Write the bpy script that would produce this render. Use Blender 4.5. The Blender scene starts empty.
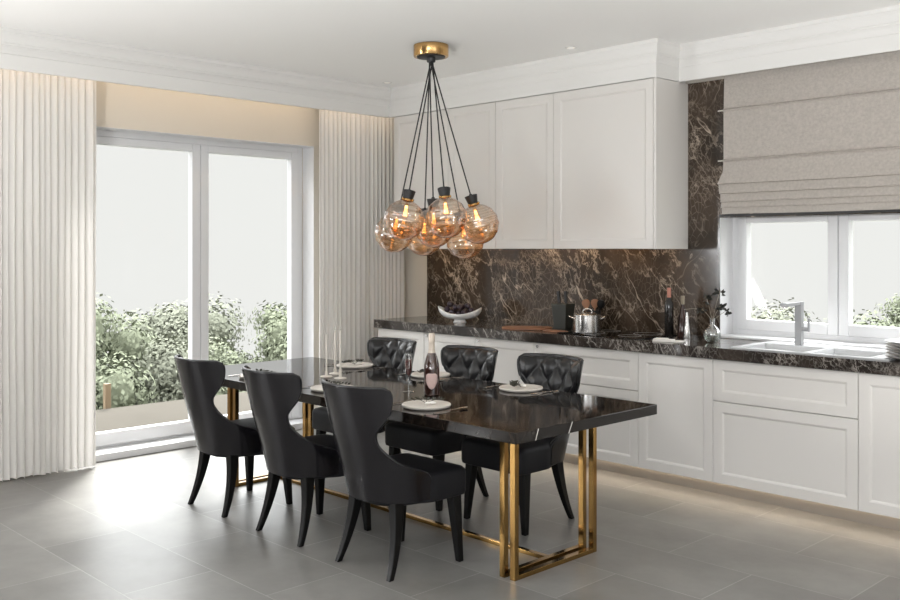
import bpy, math, random
from mathutils import Vector, Matrix, noise
R_ = random.Random(7)
PI = math.pi
sc = bpy.context.scene
col = sc.collection

# ------------------------------------------------------------------ helpers
class MB:
    """collects verts/faces, builds ONE mesh object"""
    def __init__(s): s.v = []; s.f = []
    def add(s, v, f):
        n = len(s.v); s.v += [tuple(p) for p in v]; s.f += [tuple(i + n for i in q) for q in f]; return s
    def box(s, x0, x1, y0, y1, z0, z1):
        return s.add([(x0,y0,z0),(x1,y0,z0),(x1,y1,z0),(x0,y1,z0),(x0,y0,z1),(x1,y0,z1),(x1,y1,z1),(x0,y1,z1)],
                     [(0,3,2,1),(4,5,6,7),(0,1,5,4),(1,2,6,5),(2,3,7,6),(3,0,4,7)])
    def grid(s, P, closed_u=False, closed_v=False):
        nu, nv = len(P), len(P[0]); f = []
        for i in range(nu - (0 if closed_u else 1)):
            for j in range(nv - (0 if closed_v else 1)):
                a, b = (i+1) % nu, (j+1) % nv
                f.append((i*nv+j, a*nv+j, a*nv+b, i*nv+b))
        return s.add([p for r in P for p in r], f)
    def lathe(s, prof, n=32, c=(0,0,0), cap=True):
        """prof: list of (r,z)"""
        P = [[(c[0]+r*math.cos(2*PI*k/n), c[1]+r*math.sin(2*PI*k/n), c[2]+z) for k in range(n)] for r, z in prof]
        m = len(s.v); s.grid(P, closed_v=True)
        if cap:
            s.f.append(tuple(m + k for k in range(n)[::-1]))
            s.f.append(tuple(m + (len(prof)-1)*n + k for k in range(n)))
        return s
    def tube(s, pts, r, n=8, cap=True):
        pts = [Vector(p) for p in pts]; rs = r if isinstance(r, (list, tuple)) else [r]*len(pts)
        P = []
        for i, p in enumerate(pts):
            d = (pts[min(i+1, len(pts)-1)] - pts[max(i-1, 0)]).normalized()
            up = Vector((0,0,1)) if abs(d.z) < .9 else Vector((0,1,0))
            a = d.cross(up).normalized(); b = d.cross(a).normalized()
            P.append([p + (a*math.cos(2*PI*k/n) + b*math.sin(2*PI*k/n))*rs[i] for k in range(n)])
        m = len(s.v); s.grid(P, closed_v=True)
        if cap:
            s.f.append(tuple(m + k for k in range(n))); s.f.append(tuple(m + (len(P)-1)*n + k for k in range(n))[::-1])
        return s
    def sections(s, secs):
        """secs: list of closed loops with the same count; capped"""
        n = len(secs[0]); m = len(s.v); s.grid(secs, closed_v=True)
        s.f.append(tuple(m + k for k in range(n)[::-1])); s.f.append(tuple(m + (len(secs)-1)*n + k for k in range(n)))
        return s
    def blob(s, c, r, n=12, sq=(1,1,1), jit=0):
        P = []
        for i in range(n+1):
            t = PI*i/n; row = []
            for k in range(2*n):
                p = 2*PI*k/(2*n); d = Vector((math.sin(t)*math.cos(p), math.sin(t)*math.sin(p), math.cos(t)))
                q = r*(1 + (jit*noise.noise(d*2.3 + Vector(c)*3) if jit else 0))
                row.append((c[0]+d.x*q*sq[0], c[1]+d.y*q*sq[1], c[2]+d.z*q*sq[2]))
            P.append(row)
        return s.grid(P, closed_v=True)
    def build(s, name, mat, parent=None, smooth=False, bevel=0, seg=2, weld=False, fix=True, sub=0):
        me = bpy.data.meshes.new(name); me.from_pydata(s.v, [], s.f); me.update()
        if weld or fix:
            import bmesh
            bm = bmesh.new(); bm.from_mesh(me)
            if weld: bmesh.ops.remove_doubles(bm, verts=bm.verts, dist=1e-5)
            if fix: bmesh.ops.recalc_face_normals(bm, faces=bm.faces)
            bm.to_mesh(me); bm.free()
        if smooth:
            for p in me.polygons: p.use_smooth = True
            if smooth != 'full':
                try: me.set_sharp_from_angle(angle=math.radians(40))
                except Exception: pass
        o = bpy.data.objects.new(name, me); col.objects.link(o)
        me.materials.append(mat)
        if parent: o.parent = parent
        if bevel:
            b = o.modifiers.new('bevel', 'BEVEL'); b.width = bevel; b.segments = seg; b.limit_method = 'ANGLE'
            b.harden_normals = False
        if sub:
            u = o.modifiers.new('sub', 'SUBSURF'); u.levels = sub; u.render_levels = sub
        return o

def empty(name, loc=(0,0,0), rz=0):
    o = bpy.data.objects.new(name, None); col.objects.link(o)
    o.location = loc; o.rotation_euler = (0,0,rz); o.empty_display_size = .1
    return o
def tag(o, label, cat, group=None, kind=None):
    o['label'] = label; o['category'] = cat
    if group: o['group'] = group
    if kind: o['kind'] = kind
    return o
def struct(o, label=None, cat=None):
    o['kind'] = 'structure'
    if label: o['label'] = label
    if cat: o['category'] = cat
    return o
def copy_tree(o, kids, parent=None):
    c = o.copy(); col.objects.link(c)
    if parent: c.parent = parent
    for ch in kids.get(o.name, ()): copy_tree(ch, kids, c)
    return c
def kid_map():
    m = {}
    for o in bpy.data.objects:
        if o.parent: m.setdefault(o.parent.name, []).append(o)
    return m
def interp(tab, x):
    if x <= tab[0][0]: return tab[0][1]
    for (a, p), (b, q) in zip(tab, tab[1:]):
        if x <= b:
            t = (x-a)/(b-a); return p + (q-p)*t
    return tab[-1][1]
def sinterp(tab, x):
    """smooth (catmull) interpolation"""
    n = len(tab)
    if x <= tab[0][0]: return tab[0][1]
    if x >= tab[-1][0]: return tab[-1][1]
    for i in range(n-1):
        if x <= tab[i+1][0]:
            x0, y0 = tab[i]; x1, y1 = tab[i+1]
            m0 = (y1 - tab[i-1][1])/(x1 - tab[i-1][0]) if i > 0 else (y1-y0)/(x1-x0)
            m1 = (tab[i+2][1] - y0)/(tab[i+2][0] - x0) if i+2 < n else (y1-y0)/(x1-x0)
            h = x1-x0; t = (x-x0)/h
            return (2*t**3-3*t*t+1)*y0 + (t**3-2*t*t+t)*h*m0 + (-2*t**3+3*t*t)*y1 + (t**3-t*t)*h*m1

# ------------------------------------------------------------------ materials
def mat(name, color=(.8,.8,.8), rough=.5, metal=0, spec=.5, coat=0, sheen=0, bump=None, var=None, alpha=None):
    m = bpy.data.materials.new(name); m.use_nodes = True
    nt = m.node_tree; b = nt.nodes['Principled BSDF']
    b.inputs['Base Color'].default_value = (*color, 1); b.inputs['Roughness'].default_value = rough
    b.inputs['Metallic'].default_value = metal; b.inputs['Specular IOR Level'].default_value = spec
    b.inputs['Coat Weight'].default_value = coat; b.inputs['Sheen Weight'].default_value = sheen
    tc = nt.nodes.new('ShaderNodeTexCoord')
    if var:   # (scale, amount) gentle colour variation
        n = nt.nodes.new('ShaderNodeTexNoise'); n.inputs['Scale'].default_value = var[0]; n.inputs['Detail'].default_value = 5
        nt.links.new(tc.outputs['Object'], n.inputs['Vector'])
        r = nt.nodes.new('ShaderNodeMixRGB'); a = var[1]
        r.inputs[1].default_value = (*[c*(1-a) for c in color], 1); r.inputs[2].default_value = (*[min(1, c*(1+a)) for c in color], 1)
        nt.links.new(n.outputs['Fac'], r.inputs[0]); nt.links.new(r.outputs[0], b.inputs['Base Color'])
    if bump:  # (scale, strength[, stretch])
        n = nt.nodes.new('ShaderNodeTexNoise'); n.inputs['Scale'].default_value = bump[0]; n.inputs['Detail'].default_value = 4
        mp = nt.nodes.new('ShaderNodeMapping')
        if len(bump) > 2: mp.inputs['Scale'].default_value = bump[2]
        nt.links.new(tc.outputs['Object'], mp.inputs['Vector']); nt.links.new(mp.outputs[0], n.inputs['Vector'])
        u = nt.nodes.new('ShaderNodeBump'); u.inputs['Strength'].default_value = bump[1]; u.inputs['Distance'].default_value = .01
        nt.links.new(n.outputs['Fac'], u.inputs['Height']); nt.links.new(u.outputs[0], b.inputs['Normal'])
    return m
def emit(name, color, strength):
    m = bpy.data.materials.new(name); m.use_nodes = True; nt = m.node_tree
    b = nt.nodes['Principled BSDF']; b.inputs['Base Color'].default_value = (*color, 1)
    b.inputs['Emission Color'].default_value = (*color, 1); b.inputs['Emission Strength'].default_value = strength
    return m
def glass(name, tint=(1,1,1), ior=1.45, tint2=None, z0=0, z1=1, rough=.02, boost=0., gcol=(1,1,1), edge=None, rings=0):
    """thin-walled clear glass: tinted see-through plus fresnel reflection"""
    m = bpy.data.materials.new(name); m.use_nodes = True; nt = m.node_tree; nt.nodes.clear()
    out = nt.nodes.new('ShaderNodeOutputMaterial'); mx = nt.nodes.new('ShaderNodeMixShader')
    tr = nt.nodes.new('ShaderNodeBsdfTransparent'); gl = nt.nodes.new('ShaderNodeBsdfGlossy')
    tr.inputs[0].default_value = (*tint, 1); gl.inputs['Roughness'].default_value = rough; gl.inputs['Color'].default_value = (*gcol, 1)
    lw = nt.nodes.new('ShaderNodeLayerWeight'); lw.inputs[0].default_value = .5      # facing -> Schlick, the same on both sides of the sheet
    f0 = ((ior-1)/(ior+1))**2
    pw = nt.nodes.new('ShaderNodeMath'); pw.operation = 'POWER'; pw.inputs[1].default_value = 5; nt.links.new(lw.outputs['Facing'], pw.inputs[0])
    fr = nt.nodes.new('ShaderNodeMath'); fr.operation = 'MULTIPLY_ADD'; fr.inputs[1].default_value = 1-f0; fr.inputs[2].default_value = f0
    nt.links.new(pw.outputs[0], fr.inputs[0]); fac = fr.outputs[0]
    if boost:
        a = nt.nodes.new('ShaderNodeMath'); a.operation = 'ADD'; a.inputs[1].default_value = boost; a.use_clamp = True
        nt.links.new(fac, a.inputs[0]); fac = a.outputs[0]
    if tint2:
        tc = nt.nodes.new('ShaderNodeTexCoord'); sp = nt.nodes.new('ShaderNodeSeparateXYZ'); mr = nt.nodes.new('ShaderNodeMapRange')
        mr.inputs['From Min'].default_value = z0; mr.inputs['From Max'].default_value = z1
        mc = nt.nodes.new('ShaderNodeMixRGB'); mc.inputs[1].default_value = (*tint, 1); mc.inputs[2].default_value = (*tint2, 1)
        nt.links.new(tc.outputs['Object'], sp.inputs[0]); nt.links.new(sp.outputs['Z'], mr.inputs['Value'])
        nt.links.new(mr.outputs[0], mc.inputs[0]); nt.links.new(mc.outputs[0], tr.inputs[0])
    if rings:  # faint darker swirl lines where the blown wall is thicker
        tcr = nt.nodes.new('ShaderNodeTexCoord'); wv = nt.nodes.new('ShaderNodeTexWave'); wv.bands_direction = 'Z'; wv.inputs['Scale'].default_value = rings
        wv.inputs['Distortion'].default_value = 1.2; wv.inputs['Detail'].default_value = 1; nt.links.new(tcr.outputs['Object'], wv.inputs[0])
        wr = nt.nodes.new('ShaderNodeMapRange'); wr.inputs['From Min'].default_value = .72; wr.inputs['From Max'].default_value = 1; wr.inputs['To Max'].default_value = .55
        nt.links.new(wv.outputs['Fac'], wr.inputs['Value'])
        rg = nt.nodes.new('ShaderNodeMixRGB'); rg.inputs[2].default_value = (*[c*.6 for c in tint], 1); nt.links.new(wr.outputs[0], rg.inputs[0]); nt.links.new(mc.outputs[0], rg.inputs[1]); mc = rg
        nt.links.new(mc.outputs[0], tr.inputs[0])
    if edge:   # longer path through the glass wall towards the rim
        p2 = nt.nodes.new('ShaderNodeMath'); p2.operation = 'POWER'; p2.inputs[1].default_value = 3; nt.links.new(lw.outputs['Facing'], p2.inputs[0])
        me_ = nt.nodes.new('ShaderNodeMixRGB'); me_.inputs[2].default_value = (*edge, 1); nt.links.new(p2.outputs[0], me_.inputs[0])
        if tint2: nt.links.new(mc.outputs[0], me_.inputs[1])
        else: me_.inputs[1].default_value = (*tint, 1)
        nt.links.new(me_.outputs[0], tr.inputs[0])
    nt.links.new(fac, mx.inputs[0]); nt.links.new(tr.outputs[0], mx.inputs[1]); nt.links.new(gl.outputs[0], mx.inputs[2])
    nt.links.new(mx.outputs[0], out.inputs[0])
    return m
def cloth(name, color, trans=.35, bump=None):
    m = mat(name, color, .9, spec=.1, bump=bump); nt = m.node_tree
    b = nt.nodes['Principled BSDF']; out = nt.nodes['Material Output']
    t = nt.nodes.new('ShaderNodeBsdfTranslucent'); t.inputs[0].default_value = (*color, 1)
    mx = nt.nodes.new('ShaderNodeMixShader'); mx.inputs[0].default_value = trans
    nt.links.new(b.outputs[0], mx.inputs[1]); nt.links.new(t.outputs[0], mx.inputs[2]); nt.links.new(mx.outputs[0], out.inputs[0])
    return m
def marble(name, dark, mid, vein, scale=1.0, rough=.12, amount=1.0, thin=1.0, off=(0,0,0)):
    m = bpy.data.materials.new(name); m.use_nodes = True; nt = m.node_tree; N = nt.nodes; L = nt.links
    b = N['Principled BSDF']; b.inputs['Roughness'].default_value = rough; b.inputs['Specular IOR Level'].default_value = .36
    tc = N.new('ShaderNodeTexCoord'); mp = N.new('ShaderNodeMapping'); mp.inputs['Scale'].default_value = (scale,)*3
    mp.inputs['Location'].default_value = off
    L.new(tc.outputs['Object'], mp.inputs[0])
    def nz(sc_, det=6, src=None, rough_=.6):
        n = N.new('ShaderNodeTexNoise'); n.inputs['Scale'].default_value = sc_; n.inputs['Detail'].default_value = det
        n.inputs['Roughness'].default_value = rough_; L.new(src or mp.outputs[0], n.inputs['Vector']); return n
    def ma(op, a, b_=None, clamp=False):
        n = N.new('ShaderNodeMath'); n.operation = op; n.use_clamp = clamp
        for i, q in enumerate((a, b_)):
            if q is None: continue
            if isinstance(q, (int, float)): n.inputs[i].default_value = q
            else: L.new(q, n.inputs[i])
        return n.outputs[0]
    def mr(v, a, b_, c, d):
        n = N.new('ShaderNodeMapRange'); n.interpolation_type = 'SMOOTHSTEP'
        for k, q in zip(('From Min','From Max','To Min','To Max'), (a, b_, c, d)): n.inputs[k].default_value = q
        L.new(v, n.inputs['Value']); return n.outputs[0]
    # distorted coordinates
    w = nz(2.2, 3); vm = N.new('ShaderNodeVectorMath'); vm.operation = 'MULTIPLY_ADD'
    vm.inputs[1].default_value = (.20,)*3; L.new(w.outputs['Color'], vm.inputs[0]); L.new(mp.outputs[0], vm.inputs[2])
    def cracks(sc_, width, mask_sc, m0, m1, stretch=(1,1,1), rot=0):
        q = N.new('ShaderNodeMapping'); q.inputs['Scale'].default_value = stretch; q.inputs['Rotation'].default_value = (0, rot, 0)
        L.new(vm.outputs[0], q.inputs[0])
        v = N.new('ShaderNodeTexVoronoi'); v.feature = 'DISTANCE_TO_EDGE'; v.inputs['Scale'].default_value = sc_
        L.new(q.outputs[0], v.inputs['Vector'])
        line = mr(v.outputs['Distance'], 0, width, 1, 0)
        return ma('MULTIPLY', line, mr(nz(mask_sc, 3).outputs['Fac'], m0, m1, 0, 1))
    def ridge(sc_, det, width, stretch, rot, mask_sc, m0, m1):
        q = N.new('ShaderNodeMapping'); q.inputs['Rotation'].default_value = (0, rot, 0); L.new(vm.outputs[0], q.inputs[0])
        q2 = N.new('ShaderNodeMapping'); q2.inputs['Scale'].default_value = stretch; L.new(q.outputs[0], q2.inputs[0])
        n = nz(sc_, det, q2.outputs[0], .62)
        d = ma('ABSOLUTE', ma('SUBTRACT', n.outputs['Fac'], .5))
        return ma('MULTIPLY', mr(d, 0, width, 1, 0), mr(nz(mask_sc, 3).outputs['Fac'], m0, m1, 0, 1))
    c1 = ridge(1.1, 3, .006*thin, (2.6, 1, .35), .62, 1.1, .44, .56)       # long diagonal hairlines
    c2 = ridge(1.6, 3, .006*thin, (2.2, 1, .35), -.45, 1.4, .48, .60)
    c3 = ridge(3.2, 8, .020*thin, (1.6, 1, .7), .62, 1.5, .42, .60)         # broken fuzzy webs
    c4 = ridge(8.0, 7, .030*thin, (1.4, 1, .8), .5, 1.9, .44, .64)
    c5 = cracks(22, .06*thin, 2.3, .46, .64, (1.2,1,.7), -.6)
    s = ma('ADD', ma('ADD', ma('MULTIPLY', c1, .75), ma('MULTIPLY', c2, .6)), ma('ADD', ma('MULTIPLY', c3, .55), ma('MULTIPLY', c4, .45)))
    s = ma('ADD', s, ma('MULTIPLY', c5, .28))
    speck = ma('MULTIPLY', mr(nz(60, 3).outputs['Fac'], .58, .72, 0, .4), mr(nz(3, 3).outputs['Fac'], .45, .65, 0, 1))
    s = ma('MULTIPLY', ma('ADD', s, speck), amount, True)
    base = N.new('ShaderNodeMixRGB'); base.inputs[1].default_value = (*dark, 1); base.inputs[2].default_value = (*mid, 1)
    L.new(mr(nz(2.4, 7).outputs['Fac'], .35, .7, 0, 1), base.inputs[0])
    fin = N.new('ShaderNodeMixRGB'); fin.inputs[2].default_value = (*vein, 1)
    L.new(base.outputs[0], fin.inputs[1]); L.new(s, fin.inputs[0]); L.new(fin.outputs[0], b.inputs['Base Color'])
    return m

M = {}
M['ceiling'] = mat('ceiling_paint', (.90,.895,.885), .8, spec=.2)
M['wall'] = mat('wall_paint', (.66,.62,.555), .8, spec=.2)
M['darkwall'] = mat('unseen_dark_wall', (.10,.09,.08), .8, spec=.1)  # unseen wall darkened so the chair backs reflect less light
M['trim'] = mat('white_trim_paint', (.77,.765,.75), .45)
M['cabinet'] = mat('cabinet_lacquer', (.71,.69,.665), .38)
M['carcass'] = mat('cabinet_carcass', (.42,.40,.38), .6)
M['plinth'] = mat('taupe_plinth', (.33,.30,.27), .4)
M['upvc'] = mat('white_window_frame', (.74,.745,.76), .35)
M['curtain'] = cloth('curtain_voile', (.82,.80,.775), .13)
M['blind'] = mat('linen_blind', (.46,.425,.39), .95, spec=.1, bump=(90, .5, (1,1,3)), var=(60, .22))
M['marble'] = marble('brown_marble', (.024,.0165,.011), (.066,.046,.032), (.52,.43,.345), 1.0, .10)
M['counter'] = marble('dark_marble_worktop', (.020,.016,.014), (.055,.044,.037), (.50,.46,.42), 1.5, .10, .95, off=(3.1,1.7,.4))
M['leather'] = mat('black_satin_upholstery', (.007,.0064,.008), .22, spec=.46)
M['velvet'] = mat('black_velvet_seat', (.0085,.0085,.0105), .62, spec=.25)
M['tuft'] = mat('black_satin_tufting', (.009,.009,.010), .33, spec=.5)
M['piping'] = mat('black_piping', (.008,.008,.009), .35)
M['blackwood'] = mat('black_lacquered_wood', (.004,.004,.004), .38, spec=.16)
M['brass'] = mat('polished_brass', (.33,.195,.065), .14, 1)
M['brass2'] = mat('brushed_brass', (.55,.34,.14), .2, 1)
M['black'] = mat('matt_black', (.010,.010,.011), .45)
M['blackglass'] = mat('black_glass', (.004,.004,.004), .06)
M['steel'] = mat('brushed_steel', (.62,.61,.60), .22, 1)
M['cutlery'] = mat('champagne_metal', (.50,.46,.42), .25, 1)
M['stoneware'] = mat('pale_stoneware', (.60,.56,.51), .5, var=(40, .12))
M['greyplate'] = mat('taupe_stoneware', (.42,.385,.355), .55, var=(30, .2))
M['white'] = mat('white_ceramic', (.85,.85,.84), .25)
M['sink'] = mat('white_sink', (.60,.61,.625), .22)
M['wood'] = mat('chestnut_wood', (.25,.11,.055), .5, bump=(30, .2, (1,8,1)), var=(12, .3))
M['palewood'] = mat('pale_wood', (.30,.14,.07), .5, var=(20, .2))
M['block'] = mat('dark_green_grey', (.030,.032,.027), .5)
M['napkin'] = mat('white_linen', (.80,.78,.75), .9, bump=(120, .3))
M['plum'] = mat('plum_skin', (.035,.022,.034), .35, var=(30, .4))
M['leafdark'] = mat('dark_leaf', (.012,.014,.010), .5)
M['olive'] = mat('olive_leaf', (.035,.035,.022), .5)
M['stem'] = mat('pale_stem', (.28,.24,.18), .6)
M['wax'] = mat('ivory_wax', (.70,.66,.60), .4)
M['pewter'] = mat('ivory_metal', (.68,.64,.58), .35)
M['label'] = mat('pink_label', (.58,.42,.39), .6, var=(60, .1))
M['foil'] = mat('champagne_foil', (.62,.54,.46), .4, .35, bump=(60, .6))
M['bottleglass'] = mat('dark_bottle_glass', (.012,.010,.009), .06)
M['redglass'] = mat('deep_brown_glass', (.030,.012,.009), .08)
M['copper'] = mat('rose_copper_foil', (.45,.19,.14), .4, .3)
M['rosebottle'] = glass('smoked_rose_glass', (.55,.42,.38), 1.5, boost=.05)
M['rosewine'] = mat('rose_wine', (.16,.055,.05), .1)
M['winedark'] = mat('rose_wine_deep', (.10,.05,.042), .12)
M['clear'] = glass('clear_glass', (.90,.91,.91), 1.5, boost=.13, edge=(.66,.68,.68))
M['water'] = glass('water', (.80,.83,.80), 1.33)
M['pane'] = glass('window_pane', (.97,.98,.975), 1.12)
M['amber'] = glass('amber_ripple_glass', (.93,.62,.33), 1.5, tint2=(.97,.90,.82), z0=-.13, z1=.06, rough=.04, boost=.21, gcol=(1,.97,.95), edge=(.42,.21,.08), rings=9)
M['bulbglass'] = glass('bulb_glass', (1,.85,.6), 1.3)
M['filament'] = emit('glowing_filament', (1,.60,.24), 4)
M['led'] = emit('warm_led', (1,.70,.40), 8)
M['cove'] = emit('warm_cove_led', (1,.80,.58), 3.6)
M['ledplinth'] = emit('warm_plinth_led', (1,.84,.64), 9)
M['lens'] = emit('downlight_lens', (1,.95,.88), .25)
M['terrace'] = mat('terrace_stone', (.080,.074,.065), .9, spec=0, var=(2, .1))
M['ground'] = mat('hillside_grass', (.12,.125,.09), .9, var=(1, .3))
M['leaf'] = mat('hazed_leaves', (.165,.180,.130), .9, spec=0, var=(.9, .22))  # outdoor haze is mixed into the leaf colour, greyer and lighter
M['leaf2'] = mat('haze_paled_leaves', (.18,.188,.150), .9, spec=0, var=(.9, .2))  # paler version, haze put into the colour
M['bark'] = mat('bark', (.20,.16,.12), .9)
M['post'] = mat('weathered_post', (.16,.115,.07), .8)
M['tabletop'] = marble('dark_table_marble', (.006,.0046,.004), (.012,.009,.0072), (.14,.10,.07), .9, .06, .22, .6, off=(5,2,1))

# table marble: the few crisp white veins of the slab
def add_veins(m, segs):
    nt = m.node_tree; N = nt.nodes; L = nt.links; b = N['Principled BSDF']
    src = b.inputs['Base Color'].links[0].from_socket
    tc = N.new('ShaderNodeTexCoord'); tot = None
    for (p, q, w) in segs:
        p, q = Vector(p), Vector(q); d = q-p; ln = d.length; d.normalize()
        s = N.new('ShaderNodeVectorMath'); s.operation = 'SUBTRACT'; s.inputs[1].default_value = p; L.new(tc.outputs['Object'], s.inputs[0])
        dt = N.new('ShaderNodeVectorMath'); dt.operation = 'DOT_PRODUCT'; dt.inputs[1].default_value = d; L.new(s.outputs[0], dt.inputs[0])
        cl = N.new('ShaderNodeClamp'); cl.inputs['Min'].default_value = 0; cl.inputs['Max'].default_value = ln; L.new(dt.outputs['Value'], cl.inputs['Value'])
        sca = N.new('ShaderNodeVectorMath'); sca.operation = 'SCALE'; sca.inputs[0].default_value = d; L.new(cl.outputs[0], sca.inputs['Scale'])
        ds = N.new('ShaderNodeVectorMath'); ds.operation = 'DISTANCE'; L.new(s.outputs[0], ds.inputs[0]); L.new(sca.outputs[0], ds.inputs[1])
        lt = N.new('ShaderNodeMath'); lt.operation = 'LESS_THAN'; lt.inputs[1].default_value = w; L.new(ds.outputs['Value'], lt.inputs[0])
        if tot is None: tot = lt.outputs[0]
        else:
            mx = N.new('ShaderNodeMath'); mx.operation = 'MAXIMUM'; L.new(tot, mx.inputs[0]); L.new(lt.outputs[0], mx.inputs[1]); tot = mx.outputs[0]
    mix = N.new('ShaderNodeMixRGB'); mix.inputs[2].default_value = (.62,.60,.57,1)
    L.new(tot, mix.inputs[0]); L.new(src, mix.inputs[1]); L.new(mix.outputs[0], b.inputs['Base Color'])

def floor_mat():
    m = bpy.data.materials.new('grey_stone_tiles'); m.use_nodes = True; nt = m.node_tree; N = nt.nodes; L = nt.links
    b = N['Principled BSDF']
    tc = N.new('ShaderNodeTexCoord'); mp = N.new('ShaderNodeMapping'); mp.inputs['Location'].default_value = (2.6625+.915*20, -1.895+.449*20, 0)
    L.new(tc.outputs['Object'], mp.inputs[0])
    br = N.new('ShaderNodeTexBrick'); br.offset = .5; br.offset_frequency = 2; br.squash = 1
    br.inputs['Scale'].default_value = 1; br.inputs['Brick Width'].default_value = .915; br.inputs['Row Height'].default_value = .449
    br.inputs['Mortar Size'].default_value = .003; br.inputs['Mortar Smooth'].default_value = .1
    br.inputs['Color1'].default_value = (.150,.146,.138,1); br.inputs['Color2'].default_value = (.205,.200,.190,1)
    br.inputs['Mortar'].default_value = (.27,.265,.255,1)
    L.new(mp.outputs[0], br.inputs['Vector'])
    n = N.new('ShaderNodeTexNoise'); n.inputs['Scale'].default_value = 1.7; n.inputs['Detail'].default_value = 8; n.inputs['Roughness'].default_value = .62
    L.new(tc.outputs['Object'], n.inputs['Vector'])
    mr = N.new('ShaderNodeMapRange'); mr.inputs['From Min'].default_value = .05; mr.inputs['From Max'].default_value = .95
    mr.inputs['To Min'].default_value = .40; mr.inputs['To Max'].default_value = 1.60; L.new(n.outputs['Fac'], mr.inputs['Value'])
    mx = N.new('ShaderNodeMixRGB'); mx.blend_type = 'MULTIPLY'; mx.inputs[0].default_value = 1
    L.new(br.outputs['Color'], mx.inputs[1]); L.new(mr.outputs[0], mx.inputs[2]); L.new(mx.outputs[0], b.inputs['Base Color'])
    b.inputs['Roughness'].default_value = .38
    bu = N.new('ShaderNodeBump'); bu.inputs['Strength'].default_value = .3; bu.inputs['Distance'].default_value = .002; bu.invert = True
    L.new(br.outputs['Fac'], bu.inputs['Height']); L.new(bu.outputs[0], b.inputs['Normal'])
    b.inputs['Specular IOR Level'].default_value = .5
    return m
M['floor'] = floor_mat()

# ------------------------------------------------------------------ room shell
XL, XR, YB, YF, H = -6.69, 1.9, 5.85, -2.6, 2.95
struct(MB().box(XL-.3, XR+.2, YF-.2, YB+.3, -.12, 0).build('floor', M['floor']))
struct(MB().box(XL-.3, XR+.2, YF-.2, YB+.3, H, H+.15).build('ceiling', M['ceiling']))
def wall_cells(us, vs, holes, fn):
    m = MB()
    for i in range(len(us)-1):
        for j in range(len(vs)-1):
            if any(a <= us[i] and us[i+1] <= b and c <= vs[j] and vs[j+1] <= d for a, b, c, d in holes): continue
            fn(m, us[i], us[i+1], vs[j], vs[j+1])
    return m
PW0, PW1, PWH = 2.76, 4.87, 2.43
LW0, LW1 = -.86, .75              # unseen second patio opening, left of the frame, sized around its lamp          # patio opening
struct(wall_cells((YF, LW0, LW1, PW0, PW1, YB+.3), (0, PWH, H), [(PW0, PW1, 0, PWH), (LW0, LW1, 0, PWH)],
       lambda m, a, b, c, d: m.box(XL-.3, XL, a, b, c, d)).build('wall_left', M['wall'], weld=True))
KW0, KW1, KZ0, KZ1 = -3.343, -.95, .94, 1.765   # kitchen window opening
struct(wall_cells((XL, KW0, KW1, XR), (0, KZ0, KZ1, H), [(KW0, KW1, KZ0, KZ1)],
       lambda m, a, b, c, d: m.box(a, b, YB, YB+.3, c, d)).build('wall_back', M['wall'], weld=True))
RW = (-1.6, 3.4, .4, 2.5)
struct(wall_cells((YF, RW[0], RW[1], YB+.3), (0, RW[2], RW[3], H), [RW],
       lambda m, a, b, c, d: m.box(XR, XR+.2, a, b, c, d)).build('wall_right', M['wall'], weld=True))
FW = (-2.3, 1.5, .4, 2.5)
struct(wall_cells((XL, FW[0], FW[1], XR), (0, FW[2], FW[3], H), [FW],
       lambda m, a, b, c, d: m.box(a, b, YF-.2, YF, c, d)).build('wall_front', M['darkwall'], weld=True))
# marble cladding on the back wall, open around the window
UX0, UX1 = -6.283, -3.59
struct(wall_cells((-6.29, KW0, KW1, .4), (.935, 1.0, KZ1, 2.70), [(KW0, KW1, .935, KZ1)],
       lambda m, a, b, c, d: m.box(a, b, YB-.015, YB, c, d)).build('wall_backsplash', M['marble'], weld=True),
       'dark brown veined marble cladding behind the kitchen worktop', 'backsplash')
struct(MB().box(KW0, KW1, YB-.015, YB+.15, KZ1-.012, KZ1).build('trim_3', M['marble']))

# cornice and pelmet
def sweep(path, prof, sc_):
    """path: plan points, prof: (outward, z) closed loop; outward = right hand side"""
    secs = []
    P = [Vector((x, y)) for x, y in path]
    for i, p in enumerate(P):
        n = Vector((0, 0))
        for a, b in ((i-1, i), (i, i+1)):
            if 0 <= a and b < len(P):
                d = (P[b]-P[a]).normalized(); n += Vector((d.y, -d.x))*sc_[a]
        secs.append([(p.x+n.x*o, p.y+n.y*o, z) for o, z in prof])
    return MB().sections(secs)
prof = [(0,2.70),(0,2.795),(.006,2.80),(.006,2.806),(.010,2.815),(.020,2.832),(.034,2.845),(.040,2.848),(.040,2.858),(.046,2.862),
        (.048,2.885),(.054,2.905),(.066,2.922),(.072,2.926),(.072,2.95),(-.028,2.95),(-.028,2.70)]
struct(sweep([(-6.35, YF), (-6.35, 5.435), (UX1, 5.435), (UX1, 5.715), (XR, 5.715)], prof, (1, .5, .5, .6)).build('trim_1', M['trim'], bevel=0),
       'white stepped cornice and curtain pelmet under the ceiling', 'cornice')
struct(MB().box(-6.322, UX1-.03, 5.463, YB, 2.70, 2.95).build('wall_bulkhead', M['trim']))
struct(MB().box(-6.69, -6.378, YF, 5.8, 2.935, 2.9495).build('trim_2', M['trim']))
struct(MB().box(XR-.015, XR, YF, YB, 0, .1).build('baseboard_right', M['trim']))

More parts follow.
